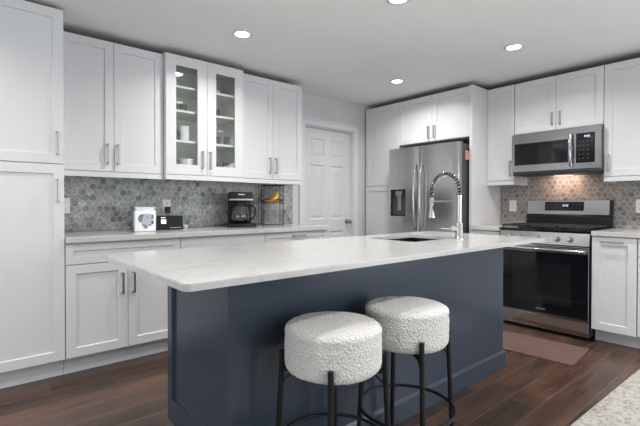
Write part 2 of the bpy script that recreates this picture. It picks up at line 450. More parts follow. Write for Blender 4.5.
k = smooth_by_angle(obj('door_knob', bm, NICKEL, d1)); k['label'] = 'satin nickel door knob'
bm = B()
for dz in (.25, 1.05, 1.8): cyl(bm, (DX0-.004, YW+.04, dz), .006, .09)
obj('hinge', bm, NICKEL, d1)
bm = B(); cwd = .078
def casing_profile(bm, x0, x1, z0, z1, vertical):
    box(bm, x0, x1, YW-.018, YW-.001, z0, z1, .004)
casing_profile(bm, DX0-.012-cwd, DX0-.012, 0, DZ+.015, True)
casing_profile(bm, DX1+.012, DX1+.012+cwd, 0, DZ+.015, True)
casing_profile(bm, DX0-.012-cwd, DX1+.012+cwd, DZ+.015, DZ+.015+cwd, False)
box(bm, DX0-.02-cwd, DX1+.02+cwd, YW-.026, YW-.001, DZ+.015+cwd-.022, DZ+.02+cwd, .003)
box(bm, DX0-.018, DX0-.003, YW+.001, YW+.12, 0, DZ+.003); box(bm, DX1+.003, DX1+.018, YW+.001, YW+.12, 0, DZ+.003); box(bm, DX0-.018, DX1+.018, YW+.001, YW+.12, DZ+.003, DZ+.013)
struct('trim_1', bm, TRIMP, label='white casing round the interior door')
bm = B(); box(bm, -3.3, -.2, YW-.014, YW-.001, .001, .12, .003); box(bm, 2.79, DX0-.092, YW-.014, YW-.001, .001, .12, .003)
struct('baseboard_left', bm, TRIMP, label='white baseboard on the left wall')
bm = B(); box(bm, XW-.014, XW-.001, -3.4, -.2, .001, .12, .003); struct('baseboard_right', bm, TRIMP, label='white baseboard on the right wall')
# backsplashes
bm = box(B(), .497, 2.782, YW-.009, YW-.001, .917, 1.372)
tag(obj('tile_backsplash', bm, HEXX), 'grey blue hexagon mosaic backsplash above the long left countertop', 'backsplash')
bm = box(B(), XW-.009, XW-.001, .32, 2.199, .917, 1.372); box(bm, XW-.009, XW-.001, 1.14, 1.897, 1.372, 1.414)
tag(obj('tile_backsplash', bm, HEXY), 'brown grey hexagon mosaic backsplash behind the gas range', 'backsplash')

# ------------------------------------------------------------------ cabinets
def pull(parent, x, z, L=.15, vertical=True, y=0, m=None):
    bm = B(); t = .0068
    if vertical:
        box(bm, x-t, x+t, y-.034, y-.024, z-L/2, z+L/2, .0015)
        for s in (-1, 1): box(bm, x-t, x+t, y-.026, y, z+s*(L/2-.006)-.0055, z+s*(L/2-.006)+.0055, .001)
    else:
        box(bm, x-L/2, x+L/2, y-.034, y-.024, z-t, z+t, .0015)
        for s in (-1, 1): box(bm, x+s*(L/2-.006)-.0055, x+s*(L/2-.006)+.0055, y-.026, y, z-t, z+t, .001)
    return obj('handle', bm, m or NICKEL, parent)
G = .0018
def door(parent, x0, x1, z0, z1, hx=None, hz=None, name='door', fr=.058, glass=False, hv=True, flat=False, m=None, L=.15):
    bm = B(); a, b, c, d = x0+G, x1-G, z0+G, z1-G
    rects = [] if flat else [(a+fr, b-fr, c+fr, d-fr)]
    panel(bm, a, b, c, d, -.021, .020, rects, .010, .004, hole=glass)
    if glass:
        for v in bm.verts: pass
    o = obj(name, bm, m or WHITE, parent)
    if glass:
        gp = obj('glass_pane', box(B(), a+fr, b-fr, -.012, -.008, c+fr, d-fr), PANE, o); gp['label'] = 'clear glass pane'
    if hx is not None: pull(o, hx, hz, L, hv, -.021)
    return o
def carcass(parent, w, dep, z0, z1, open_front=False, toe=0, m=None, im=None):
    m = m or WHITE; t = .018
    if z1 > 2: obj('shade_top_board', box(B(), .001, w-.001, .001, dep-.001, z1+.0003, z1+.004), SHADETOP, parent)  # dark sheet added on top to deepen the shade under the ceiling
    if open_front:
        bm = B()
        box(bm, 0, t, 0, dep, z0, z1); box(bm, w-t, w, 0, dep, z0, z1)
        lin = B(); box(lin, t+.0005, t+.003, .004, dep-.012, z0+t, z1-t); box(lin, w-t-.003, w-t-.0005, .004, dep-.012, z0+t, z1-t); box(lin, t+.003, w-t-.003, .004, dep-.012, z1-t-.003, z1-t-.0005); box(lin, t+.003, w-t-.003, .004, dep-.012, z0+t, z0+t+.002); obj('interior_lining', lin, INNER, parent)
        box(bm, t, w-t, 0, dep, z0, z0+t); box(bm, t, w-t, 0, dep, z1-t, z1)
        o = obj('cabinet_box', bm, m, parent)
        obj('back_panel', box(B(), t, w-t, dep-.01, dep, z0+t, z1-t), INNER, parent)
        return o
    o = obj('cabinet_box', box(B(), 0, w, 0, dep, z0, z1), m, parent)
    if toe: obj('toe_kick', box(B(), 0, w, toe, toe+.017, .001, z0), m, parent)
    return o

YF = 3.135   # left carcass front (door faces at 3.114)
# tall pantry at the left edge
t = thing('pantry_cabinet', 'tall white pantry cabinet with two stacked doors at left edge of photo', 'cabinet', (-.16, YF, 0))
PW = .652
carcass(t, PW, .58, .115, 2.38, toe=.048)
door(t, .0, PW, .12, 1.386, PW-.036, 1.218); door(t, .0, PW, 1.390, 2.378, PW-.036, 1.52)
# base cabinets, left run
def base_cab(label, x0, x1, toe, handles, loc_y=YF, rz=0, z1=.874, dep=.58, grp=None):
    w_ = x1-x0-.002
    t = thing('base_cabinet', label, 'cabinet', (x0, loc_y, 0), rz, grp)
    carcass(t, w_, dep, .115, z1, toe=toe or .048); return t, w_
grp = 'white base cabinets'
t, W_ = base_cab('white base cabinet with one wide drawer over two doors beside the pantry', .495, 1.262, 0, 0)
door(t, 0, W_, .733, .868, None, None, 'drawer', fr=.045)
door(t, 0, W_/2, .12, .730, W_/2-.038, .578); door(t, W_/2, W_, .12, .730, W_/2+.038, .578)
t, W_ = base_cab('middle white base cabinet of the left run with a flat slab top front', 1.264, 2.028, 0, 0)
door(t, 0, W_, .733, .868, None, None, 'drawer', flat=True)
door(t, 0, W_/2, .12, .730, W_/2-.038, .578); door(t, W_/2, W_, .12, .730, W_/2+.038, .578)
t, W_ = base_cab('white base cabinet under the fruit rack next to the interior door', 2.030, 2.775, 0, 0)
door(t, 0, W_, .733, .868, W_/2, .835, 'drawer', fr=.045, hv=False)
door(t, 0, W_/2, .12, .730, W_/2-.038, .578); door(t, W_/2, W_, .12, .730, W_/2+.038, .578)
# left countertop
bm = B(); box(bm, .494, 2.79, 3.082, YW-.011, .877, .915, .003)
tag(obj('countertop', bm, QUARTZ), 'long white quartz countertop on the left base cabinets', 'countertop')

# upper cabinets, left run
def upper(label, x0, x1, yf, yback, ztop=2.352, rz=0, n=2, glass=False, zb=1.372, locx=None, rail=True, hside=None, handles=True, hz=1.508):
    w_ = (x1-x0)-.002; dep = yback
    t = thing('wall_cabinet', label, 'cabinet', (x0, yf, 0) if rz == 0 else locx, rz)
    carcass(t, w_, dep, zb, ztop, open_front=glass)
    if rail: obj('light_rail', box(B(), 0, w_, -.022, .0, 1.332, zb-.001, .002), WHITE, t)
    if rail:
        for xa in (0, w_-.018): obj('light_rail', box(B(), xa, xa+.018, .001, dep, 1.332, zb-.001), WHITE, t)
    if n == 2:
        c = w_/2
        door(t, 0, c, zb+.003, ztop-.002, c-.045 if handles else None, hz, glass=glass, fr=.060 if not glass else .083)
        door(t, c, w_, zb+.003, ztop-.002, c+.026 if handles else None, hz, glass=glass, fr=.060 if not glass else .083)
    else:
        door(t, 0, w_, zb+.003, ztop-.002, w_-.034 if hside == 'r' else .034, hz)
    return t, w_
YU = 3.422
upper('white two door wall cabinet beside the tall pantry', .495, 1.234, YU, YW-YU-.002)
YG = 3.372
gc, gw = upper('white wall cabinet with two glass doors showing dishes', 1.236, 1.950, YG, YW-YG-.002, ztop=2.358, glass=True)
upper('white two door wall cabinet above the coffee maker and fruit rack', 1.952, 2.672, YU, YW-YU-.002)
SH = (1.668, 1.92, 2.122)
for z in SH:
    o = obj('shelf', box(B(), .022, gw-.022, .03, YW-YG-.015, z-.018, z), SHELF, gc)
obj('divider', box(B(), gw/2-.02, gw/2+.02, .001, .0035, 1.392, 2.338), WHITE, gc)

# right run (fronts facing -X): local x runs towards -Y
XF = 3.972; XB = 3.925
R = -PI/2
# pantry beside the refrigerator
t = thing('pantry_cabinet', 'tall white cabinet left of the refrigerator with two stacked doors', 'cabinet', (XF, 3.695, 0), R)
carcass(t, .535, .58, .115, 2.352, toe=.075)
door(t, 0, .54, .12, 1.357, None, None); door(t, 0, .54, 1.361, 2.35, None, None)
# above refrigerator
t = thing('wall_cabinet', 'white two door cabinet above the stainless refrigerator', 'cabinet', (XF, 3.154, 0), R)
W_ = .915
carcass(t, W_, .58, 1.832, 2.352)
door(t, 0, W_/2, 1.834, 2.35, W_/2-.038, 1.935, L=.14); door(t, W_/2, W_, 1.834, 2.35, W_/2+.038, 1.935, L=.14)
bm = box(B(), 3.93, XW-.001, 2.204, 2.232, .001, 2.352)
tag(obj('side_panel', bm, WHITE), 'tall white end panel on the right side of the refrigerator', 'panel')
XU = 4.258; UD = XW-XU-.002
upper('narrow white single door wall cabinet left of the microwave', 0, .29, 0, UD, ztop=2.350, rz=R, locx=(XU, 2.202, 0), n=1, hside='r', hz=1.502)
t = thing('wall_cabinet', 'white two door wall cabinet above the microwave', 'cabinet', (XU, 1.910, 0), R)
W_ = .770; carcass(t, W_, UD, 1.832, 2.350)
door(t, 0, W_/2, 1.836, 2.348, W_/2-.034, 1.945, L=.12); door(t, W_/2, W_, 1.836, 2.348, W_/2+.034, 1.945, L=.12)
upper('white single door wall cabinet right of the microwave', 0, .42, 0, UD, ztop=2.350, rz=R, locx=(XU, 1.138, 0), n=1, hside='l', hz=1.495)
upper('white wall cabinet at the far right edge of the photo', 0, .39, 0, UD, ztop=2.350, rz=R, locx=(XU, .716, 0), n=1, hside='r', hz=1.495)
# base cabinets right run
t, W_ = base_cab('narrow white base cabinet between refrigerator panel and range', 0, .303, .09, 0)
t.location = (XB, 2.202, 0); t.rotation_euler = (0, 0, R)
door(t, 0, W_, .733, .868, W_/2, .835, 'drawer', fr=.045, hv=False); door(t, 0, W_, .12, .730, W_-.036, .6)
t, W_ = base_cab('white base cabinet right of the range with a horizontal pull', 0, .305, .09, 0)
t.location = (XB, 1.127, 0); t.rotation_euler = (0, 0, R)
door(t, 0, W_, .113, .868, W_/2-.01, .832, hv=False)
t, W_ = base_cab('white base cabinet at the right edge of the photo', 0, .49, .09, 0)
t.location = (XB, .820, 0); t.rotation_euler = (0, 0, R)
door(t, 0, W_, .733, .868, W_/2, .80, 'drawer', fr=.045, hv=False); door(t, 0, W_, .12, .730, W_-.036, .6)
tag(obj('countertop', box(B(), 3.886, XW-.011, 1.896, 2.202, .877, .915, .003), QUARTZ), 'short white countertop between refrigerator panel and range', 'countertop')
tag(obj('countertop', box(B(), 3.886, XW-.011, .33, 1.128, .877, .915, .003), QUARTZ), 'white quartz countertop right of the range', 'countertop')

# ------------------------------------------------------------------ island
IX0, IX1, IY0, IY1 = .728, 2.862, 1.365, 1.957
t = thing('kitchen_island', 'dark navy blue kitchen island base under the white quartz top', 'island', ((IX0+IX1)/2, (IY0+IY1)/2, 0))
cx, cy = t.location.x, t.location.y
def isl(name, bm, m=NAVY):
    bmesh.ops.translate(bm, vec=(-cx, -cy, 0), verts=bm.verts[:]); return obj(name, bm, m, t)
isl('front_panel', box(B(), IX0+.02, IX1-.02, IY0, IY0+.018, .001, .8925))
# end panels with a recessed shaker field
def endpanel(side):
    bm = B(); panel(bm, 0, IY1-IY0, .115, .8925, 0, .02, [(.048 if side < 0 else .05, IY1-IY0-.05 if side < 0 else IY1-IY0-.05, .222, .80)], .013, .003)
    if side < 0: mtx = Matrix.Translation((IX0, IY1, 0)) @ Matrix.Rotation(-PI/2, 4, 'Z')
    else: mtx = Matrix.Translation((IX1, IY0, 0)) @ Matrix.Rotation(PI/2, 4, 'Z')
    bmesh.ops.transform(bm, matrix=mtx, verts=bm.verts[:])
    # foot below the panel, notched at the working side for the toe kick
    x0, x1 = (IX0, IX0+.02) if side < 0 else (IX1-.02, IX1)
    box(bm, x0, x1, IY0, IY1-.07, .001, .115)
    return bm
isl('end_panel', endpanel(-1)); isl('end_panel', endpanel(1))
bm = box(B(), IX0+.02, IX1-.02, IY0+.019, IY1-.021, .115, .133); isl('bottom_panel', bm)
isl('toe_kick', box(B(), IX0+.021, IX1-.021, IY1-.09, IY1-.075, .001, .114))
# baseboard round the seating side and ends
bm = B()
poly = [(0, 0), (0, .098), (.006, .106), (.014, .110), (.014, 0)]
box(bm, IX0-.014+.014, IX1+.014, IY0-.015, IY0-.0005, .001, .098); prism(bm, [(IY0-.015, .098), (IY0-.0005, .112), (IY0-.0005, .098)], IX0, IX1+.014, 'yz')
box(bm, IX1+.0005, IX1+.014, IY0-.0004, IY1-.07, .001, .098); prism(bm, [(IX1+.014, .098), (IX1+.0005, .112), (IX1+.0005, .098)], IY0-.0004, IY1-.07, 'xz')
isl('base_molding', bm)
# working side doors facing +Y
wd = (IX1-IX0-.04)/4
for k in range(4):
    for nm, z0, z1, fr in (('drawer', .745, .886, .045), ('door', .12, .742, .058)):
        bm = B(); panel(bm, k*wd+G, (k+1)*wd-G, z0+G, z1-G, 0, .02, [(k*wd+G+fr, (k+1)*wd-G-fr, z0+G+fr, z1-G-fr)], .009, .004)
        bmesh.ops.transform(bm, matrix=Matrix.Translation((IX1-.02, IY1, 0)) @ Matrix.Rotation(PI, 4, 'Z'), verts=bm.verts[:])
        o = isl(nm, bm)
        hb = B(); xx = (k+.5)*wd if nm == 'drawer' else ((k+1)*wd-.04 if k % 2 == 0 else k*wd+.04)
        if nm == 'drawer': box(hb, xx-.075, xx+.075, -.034, -.024, .812, .823, .001); box(hb, xx-.075, xx-.065, -.025, 0, .812, .823); box(hb, xx+.065, xx+.075, -.025, 0, .812, .823)
        else: box(hb, xx-.005, xx+.005, -.034, -.024, .55, .70, .001); box(hb, xx-.005, xx+.005, -.025, 0, .55, .56); box(hb, xx-.005, xx+.005, -.025, 0, .69, .70)
        bmesh.ops.transform(hb, matrix=Matrix.Translation((IX1-.02-cx, IY1-cy, 0)) @ Matrix.Rotation(PI, 4, 'Z'), verts=hb.verts[:])
        obj('handle', hb, NICKEL, o)
# island top with sink cut-out
SX0, SX1, SY0, SY1 = 1.965, 2.45, 1.46, 1.83
bm = B(); slab_outline(bm, rrect(.452, 2.867, 1.085, 1.985, .022), rrect(SX0, SX1, SY0, SY1, .03, 4), .8935, .915)
es = [e for e in bm.edges if len(e.link_faces) == 2 and abs(e.verts[0].co.z-e.verts[1].co.z) < 1e-4 and e.verts[0].co.z > .9 and abs(e.link_faces[0].normal.z-e.link_faces[1].normal.z) > .5]
bmesh.ops.recalc_face_normals(bm, faces=bm.faces[:])
bmesh.ops.bevel(bm, geom=es, offset=.003, segments=2, affect='EDGES')
o = tag(obj('island_countertop', bm, QUARTZ), 'large white veined quartz countertop on the navy island', 'countertop')
o.location = (0, 0, .0)
# sink
t = thing('kitchen_sink', 'undermount stainless steel sink set in the island countertop', 'sink', ((SX0+SX1)/2, (SY0+SY1)/2, .67))
a, b = (SX1-SX0)/2+.012, (SY1-SY0)/2+.012; H_ = .2225
bm = B()
box(bm, -a, a, -b, b, 0, .004); box(bm, -a, -a+.004, -b, b, .004, H_); box(bm, a-.004, a, -b, b, .004, H_)
box(bm, -a+.004, a-.004, -b, -b+.004, .004, H_); box(bm, -a+.004, a-.004, b-.004, b, .004, H_)
obj('basin', bm, brushed('sink_steel', (.13, .13, .135), .32, (1.2, 200, 1.2)), t)
bm = B(); cyl(bm, (0, 0, .006), .045, .004); obj('drain', bm, CHROME, t)

# faucet
FX, FY = 2.371, 1.414
t = thing('kitchen_faucet', 'tall spring coil pull-down faucet standing on the island by the sink', 'faucet', (FX, FY, .915))
bm = B(); lathe(bm, [(0, 0), (.031, 0), (.031, .006), (.026, .010), (.0235, .014), (.0235, .095), (.021, .100), (.0155, .104), (.0155, .255), (.018, .258), (.018, .275), (.013, .28), (0, .28)], 24)
smooth_by_angle(obj('post', bm, CHROME, t))
bm = B(); rd = (Vector((-.76, .55, 0))).normalized()
side = Vector((-.72, .69, 0))
tube(bm, [Vector((0, 0, .062))+side*.0, Vector((0, 0, .062))+side*.052], .019, 16)
tube(bm, [Vector((0, 0, .062))+side*.05, Vector((0, 0, .064))+side*.115], .0055, 10)
smooth_by_angle(obj('lever_handle', bm, CHROME, t))
REACH = .205
path = []
for k in range(61):
    s = k/60
    if s < .12: p = Vector((0, 0, .275+s/.12*.030))
    elif s < .88:
        a = (s-.12)/.76*PI; p = Vector((0, REACH/2-REACH/2*math.cos(a), .305+.112*math.sin(a)))
    else: p = Vector((0, REACH, .305-(s-.88)/.12*.035))
    path.append(p)
bm = tube(B(), path, .0115, 12); smooth_by_angle(obj('hose', bm, BLACKM, t))
# coil
cum = [0]
for i in range(1, len(path)): cum.append(cum[-1]+(path[i]-path[i-1]).length)
TL = cum[-1]; turns = 21; cp = []
import bisect
for k in range(turns*12+1):
    d = TL*k/(turns*12); i = min(len(path)-2, max(0, bisect.bisect_right(cum, d)-1)); f = (d-cum[i])/max(1e-9, cum[i+1]-cum[i])
    p = path[i].lerp(path[i+1], f); td = (path[i+1]-path[i]).normalized(); nx = Vector((1, 0, 0)); bn = td.cross(nx)
    a = 2*PI*turns*k/(turns*12); cp.append(p+nx*math.cos(a)*.0165+bn*math.sin(a)*.0165)
bm = tube(B(), cp, .0024, 5); smooth_by_angle(obj('spring_coil', bm, CHROME, t))
bm = B(); lathe(bm, [(0, .262), (.012, .262), (.0135, .255), (.0135, .19), (.016, .185), (.017, .165), (.024, .135), (.024, .127), (0, .127)], 20, (0, REACH, 0))
smooth_by_angle(obj('spray_head', bm, CHROME, t))
bm = B(); box(bm, -.004, .004, REACH-.019, REACH-.0135, .175, .205, .001); obj('spray_button', bm, BLACKP, t)
bm = B(); tube(bm, [(0, .012, .236), (0, REACH-.016, .236)], .005, 10)
tube(bm, [(math.cos(a)*.0165, REACH+math.sin(a)*.0165, .236) for a in [2*PI*k/20 for k in range(20)]], .004, 8, closed=True)
smooth_by_angle(obj('holder_arm', bm, CHROME, t))

# ------------------------------------------------------------------ bar stools
def make_stool():
    t = thing('bar_stool', 'x', 'stool', (0, 0, 0))
    bm = B(); seg = 96
    prof = [(0, .530)]
    prof += [(r, .530) for r in (.04, .08, .12)]
    for k in range(7):
        a = -PI/2+k/6*PI/2; prof.append((.148+.030*math.cos(a), .560+.030*math.sin(a)))
    prof += [(.179, .560+.112*k/9) for k in range(1, 10)]
    for k in range(1, 9):
        a = k/8*PI/2; prof.append((.153+.026*math.cos(a), .674+.022*math.sin(a)))
    prof += [(r, .696+.007*(1-(r/.153)**2)) for r in (.145, .13, .115, .10, .085, .07, .055, .04, .025, .012)]+[(0, .703)]
    lathe(bm, prof, seg)
    for v in bm.verts:
        p = v.co; d = Vector((p.x, p.y, (p.z-.61)*2)).normalized()
        n = noise.noise(p*45)*.0012+noise.noise(p*110)*.0016+noise.noise(Vector((p.x*7, p.y*7, p.z*60)))*.0014
        if abs(p.z-.664) < .006 and p.xy.length > .15: n -= .0035
        v.co = p+d*n
    obj('seat', bm, BOUCLE, t, smooth=True)
    legs = []
    for k in range(4):
        a = k*PI/2; c, s = math.cos(a), math.sin(a)
        pts = [(c*.191, s*.191, .588), (c*.192, s*.192, .53), (c*.218, s*.218, 0)]
        bm = tube(B(), pts, .0105, 14); l = smooth_by_angle(obj('leg', bm, BLACKM, t)); legs.append(l)
    bm = tube(B(), [(math.cos(2*PI*k/64)*.2035, math.sin(2*PI*k/64)*.2035, .25) for k in range(64)], .007, 10, closed=True)
    smooth_by_angle(obj('footrest_ring', bm, BLACKM, t))
    bm = B(); box(bm, -.190, .190, -.012, .012, .514, .526, .001); box(bm, -.012, .012, -.190, .190, .5141, .5259, .001)
    for k in range(4):
        a = k*PI/2; c, s = math.cos(a), math.sin(a)
        tube(bm, [(c*.192, s*.192, .47), (c*.14, s*.14, .520)], .005, 8)
    obj('seat_support', bm, BLACKM, t)
    return t
def copy_tree(o, parent=None):
    c = o.copy(); COL.objects.link(c)
    if parent: c.parent = parent
    for ch in o.children: copy_tree(ch, c)
    return c
s1 = make_stool(); s2 = copy_tree(s1)
view = math.atan2(-1.137, -1.044)
s1.location = (1.033, 1.129, 0); s1.rotation_euler = (0, 0, view+math.radians(-2))
s2.location = (1.467, 1.128, 0); s2.rotation_euler = (0, 0, math.atan2(-1.108, -1.428)+math.radians(18))
s1['label'] = 'nearer cream boucle bar stool with black legs, left of the pair'; s1['group'] = 'boucle bar stools'
s2['label'] = 'farther cream boucle bar stool with black legs, right of the pair'; s2['group'] = 'boucle bar stools'

# ------------------------------------------------------------------ rugs
bm = B(); slab_outline(bm, rrect(-.476, 0, 0, .80, .012, 3), None, .001, .009)
o = tag(obj('kitchen_mat', bm, MATM), 'flat brown woven floor mat in front of the range', 'mat')
o.location = (3.689, 1.071, 0); o.rotation_euler = (0, 0, math.radians(4.0))
bm = B(); slab_outline(bm, rrect(-3.2, .36, -1.7, 0, .01, 3), None, .001, .012)
o = tag(obj('area_rug', bm, RUG), 'speckled cream and grey area rug at bottom right corner', 'rug')
o.location = (3.487, .716, 0); o.rotation_euler = (0, 0, math.radians(-2.1))

# ------------------------------------------------------------------ recessed ceiling lights
def downlight(label, x, y, power=11.5):
    t = thing('recessed_light', label, 'ceiling light', (x, y, ZC), 0, 'recessed ceiling lights')
    bm = B(); n = 40; prof = [(.052, -.004), (.056, -.009), (.072, -.007), (.078, -.001), (.052, -.001), (.052, -.004)]
    lathe(bm, prof, n); obj('trim_ring', bm, TRIMP, t, smooth=True)
    bm = B(); cyl(bm, (0, 0, -.004), .051, .004, seg=40); obj('light_lens', bm, LENS, t)
    d = bpy.data.lights.new('bulb', 'AREA'); d.shape = 'DISK'; d.size = .10; d.energy = power; d.color = (1, .965, .92); d.spread = math.radians(150)
    o = bpy.data.objects.new('bulb', d); COL.objects.link(o); o.parent = t; o.location = (0, 0, -.012)
downlight('recessed ceiling light above the glass door cabinet', 1.584, 2.743)
downlight('recessed ceiling light nearest the refrigerator', 3.40, 2.743)
downlight('recessed ceiling light in front of the microwave', 3.377, 1.533)
downlight('recessed ceiling light over the island, cut by the top edge of photo', 2.045, 1.640)
downlight('added recessed ceiling light above the near end of the island, out of frame', .40, 1.35)  # from here on, unseen fixtures added to light the room
downlight('added recessed ceiling light above the pantry, outside the left of the photo', -.55, 2.60)  # added to brighten the upper pantry door
downlight('added recessed ceiling light over the rug, out of frame', 3.377, .10)
downlight('added recessed ceiling light beside the camera, out of frame', 1.40, .10)

# ------------------------------------------------------------------ refrigerator  (front facing -X, local x -> -Y)
FW = .905
t = thing('refrigerator', 'stainless french door refrigerator with ice dispenser', 'refrigerator', (3.828, 3.158, 0), R)
o = obj('body', box(B(), .006, FW-.006, .0, .62, .03, 1.755, .006), DARKMETAL, t); o['label'] = 'dark grey refrigerator body'
def fdoor(x0, x1, z0, z1, name, hole=None):
    bm = B(); n = 12; zc = None
    # slightly bowed door front extruded over height
    def yb(x): return -.062-.010*math.sin(PI*min(1, max(0, (x-x0)/(x1-x0))))**.6
    pts = [(x0+(x1-x0)*k/n, yb(x0+(x1-x0)*k/n)) for k in range(n+1)]
    pts = [(x0, -.004)]+[(x0, -.052), (x0+.004, -.060)]+pts[1:-1]+[(x1-.004, -.060), (x1, -.052), (x1, -.004)]
    prism(bm, pts, z0, z1, 'xy')
    return bm
mid = .432
DX_0, DX_1, DZ0, DZ1 = .038, .252, .997, 1.300
bm = fdoor(.002, mid-.002, .70, 1.766, 'door'); o = obj('door', bm, STEEL, t); smooth_by_angle(o, 25); ld = o
# dispenser cavity cut with boolean
cb = obj('cutter', box(B(), DX_0, DX_1, -.12, -.018, DZ0, DZ1), BLACKP, t)
md = o.modifiers.new('cut', 'BOOLEAN'); md.object = cb; md.operation = 'DIFFERENCE'; md.solver = 'EXACT'
bpy.context.view_layer.update()
dg = bpy.context.evaluated_depsgraph_get(); me = bpy.data.meshes.new_from_object(o.evaluated_get(dg)); o.modifiers.clear(); o.data = me
bpy.data.objects.remove(cb)
me.polygons.foreach_set('use_smooth', [True]*len(me.polygons)); me.set_sharp_from_angle(angle=math.radians(25))
d = obj('dispenser', panel(B(), DX_0+.001, DX_1-.001, DZ0+.001, DZ1-.001, -.072, .012, [(DX_0+.012, DX_1-.012, DZ0+.014, DZ1-.012)], hole=True), BLACKP, ld)
bm = B(); box(bm, DX_0+.002, DX_1-.002, -.030, -.020, DZ0+.002, DZ1-.002); obj('recess_back', bm, DARKMETAL, ld)
bm = B(); box(bm, DX_0+.06, DX_1-.06, -.062, -.031, 1.235, 1.285, .006); box(bm, DX_0+.075, DX_1-.075, -.056, -.035, 1.215, 1.235); obj('nozzle', bm, NICKEL, ld)
bm = B(); box(bm, DX_0+.08, DX_1-.08, -.046, -.040, 1.06, 1.21, .002); obj('paddle', bm, NICKEL, ld)
bm = B(); box(bm, DX_0+.015, DX_1-.015, -.068, -.031, DZ0+.003, DZ0+.012); obj('drip_tray', bm, NICKEL, ld)
rd_ = smooth_by_angle(obj('door', fdoor(mid+.002, FW-.002, .70, 1.766, 'door'), STEEL, t), 25)
def fhandle(parent, x, z0, z1):
    pts = []
    for k in range(25):
        s = k/24; z = z0+(z1-z0)*s; pts.append((x, -.082-.040*math.sin(PI*s)**.7, z))
    bm = tube(B(), pts, .011, 12)
    for z in (z0, z1): box(bm, x-.011, x+.011, -.088, -.060, z-.012, z+.012, .003)
    smooth_by_angle(obj('handle', bm, STEEL, parent))
fhandle(ld, mid-.040, .85, 1.56); fhandle(rd_, mid+.040, .85, 1.56)
for z0, z1 in ((.395, .694), (.07, .389)):
    o = smooth_by_angle(obj('drawer', fdoor(.002, FW-.002, z0, z1, 'drawer'), STEEL, t), 25)
    bm = tube(B(), [(.08+(FW-.16)*k/12, -.078-.035*math.sin(PI*k/12)**.5, z1-.06) for k in range(13)], .011, 10); smooth_by_angle(obj('handle', bm, STEEL, o))
bm = B(); box(bm, .02, FW-.02, .0, .05, .001, .029); obj('kick_grille', bm, BLACKP, t)
bm = B(); box(bm, .02, .09, -.002, .06, 1.7555, 1.776, .003); box(bm, FW-.09, FW-.02, -.002, .06, 1.7555, 1.776, .003); obj('hinge_cover', bm, DARKMETAL, t)
# pink hand shaped magnet / cloth on fridge side
bm = B()
YS = 3.158-FW+.006
t2 = thing('oven_mitt', 'small pink cloth hanging on the dark side of the refrigerator', 'cloth', (3.935, YS-.001, 1.635))
n = 14; bmv = B()
pts = []
for k in range(n+1): pts.append((-.045+.09*k/n, -.012-.006*math.sin(k*1.7)-.004*math.cos(k*.9)))
poly = [(-.045, -.001)]+pts+[(.045, -.001)]
prism(bmv, poly, -.045, .05, 'xy')
PINK = paint('pink_cloth', (.55, .27, .25), .9, .25, 40)
o = obj('cloth_body', bmv, PINK, t2)
bmv = B(); cyl(bmv, (0, -.010, .055), .010, .018, 'y'); obj('magnet', bmv, BLACKP, t2)
t2.name = 'hanging_cloth'

# ------------------------------------------------------------------ gas range
RY = 1.888; RWD = .752
t = thing('gas_range', 'stainless gas range with black oven door and back display', 'range', (3.908, RY, 0), R)
w_ = RWD
o = obj('body', box(B(), 0, w_, .0, .62, .03, .893), BLACKP, t); o['label'] = 'black range body'
bm = B(); box(bm, .03, w_-.03, .03, .1, .001, .0295); obj('kick_base', bm, BLACKP, t)
dr = obj('storage_drawer', box(B(), .004, w_-.004, -.026, -.001, .035, .158, .004), STEELH, t)
od = obj('oven_door', box(B(), .004, w_-.004, -.030, -.001, .163, .775, .005), STEELH, t)
o = obj('door_glass', box(B(), .006, w_-.006, -.033, -.0302, .170, .712, .001), BLACKG, od); o['label'] = 'black glass oven window'
bm = B(); panel(bm, .13, w_-.13, .26, .62, -.0335, .0004, [], 0, 0); obj('window_frame', bm, mat('oven_window_tint', (.012, .012, .014), .12), od)
bm = tube(B(), [(.03+(w_-.06)*k/20, -.072-.010*math.sin(PI*k/20), .738) for k in range(21)], .0165, 14)
for x in (.04, w_-.04): box(bm, x-.016, x+.016, -.072, -.030, .724, .752, .004)
smooth_by_angle(obj('handle', bm, STEELH, od))
bm = B(); prism(bm, [(-.030, .785), (-.001, .785), (-.001, .888), (-.012, .888)], .002, w_-.002, 'yz')
cp_ = obj('control_panel', bm, STEELH, t)
# knobs on the sloping panel
sl = math.atan2(.018, .103)
for px in (.080, .175, .335, .520, .640):
    pass
for x in (.085, .178, .335, .498, .600):
    bm = B(); cyl(bm, (0, 0, .006), .027, .012, seg=28); cyl(bm, (0, 0, .026), .0215, .030, seg=28, r2=.0195); box(bm, -.0035, .0035, -.018, .018, .041, .0435)
    Mx = Matrix.Translation((x, -.024, .836)) @ Matrix.Rotation(PI/2-sl, 4, 'X')
    bmesh.ops.transform(bm, matrix=Mx, verts=bm.verts[:]); smooth_by_angle(obj('knob', bm, CHROME, cp_))
ct = obj('cooktop', box(B(), 0, w_, -.022, .56, .8935, .912, .005), BLACKG, t)
BXY = [(.16, .12), (.16, .38), (.376, .25), (.59, .12), (.59, .38)]
for x, y in BXY:
    bm = B(); cyl(bm, (x, y, .917), .045, .010, seg=28); cyl(bm, (x, y, .926), .032, .008, seg=28)
    smooth_by_angle(obj('burner', bm, IRON, ct))
for gx0 in (.015, .262, .505):
    gx1 = gx0+.232; bm = B(); z0, z1 = .930, .944
    for y in (.0, .25, .485): box(bm, gx0, gx1, y, y+.012, z0, z1, .002)
    for x in (gx0, (gx0+gx1)/2-.006, gx1-.012): box(bm, x, x+.012, .0, .497, z0, z1+.001, .002)
    for y in (.12, .37): box(bm, gx0, gx1, y, y+.010, z0, z1, .002)
    for x in (gx0+.002, gx1-.014):
        for y in (.002, .483): box(bm, x, x+.012, y, y+.012, .9125, z0)
    obj('grate', bm, IRON, ct)
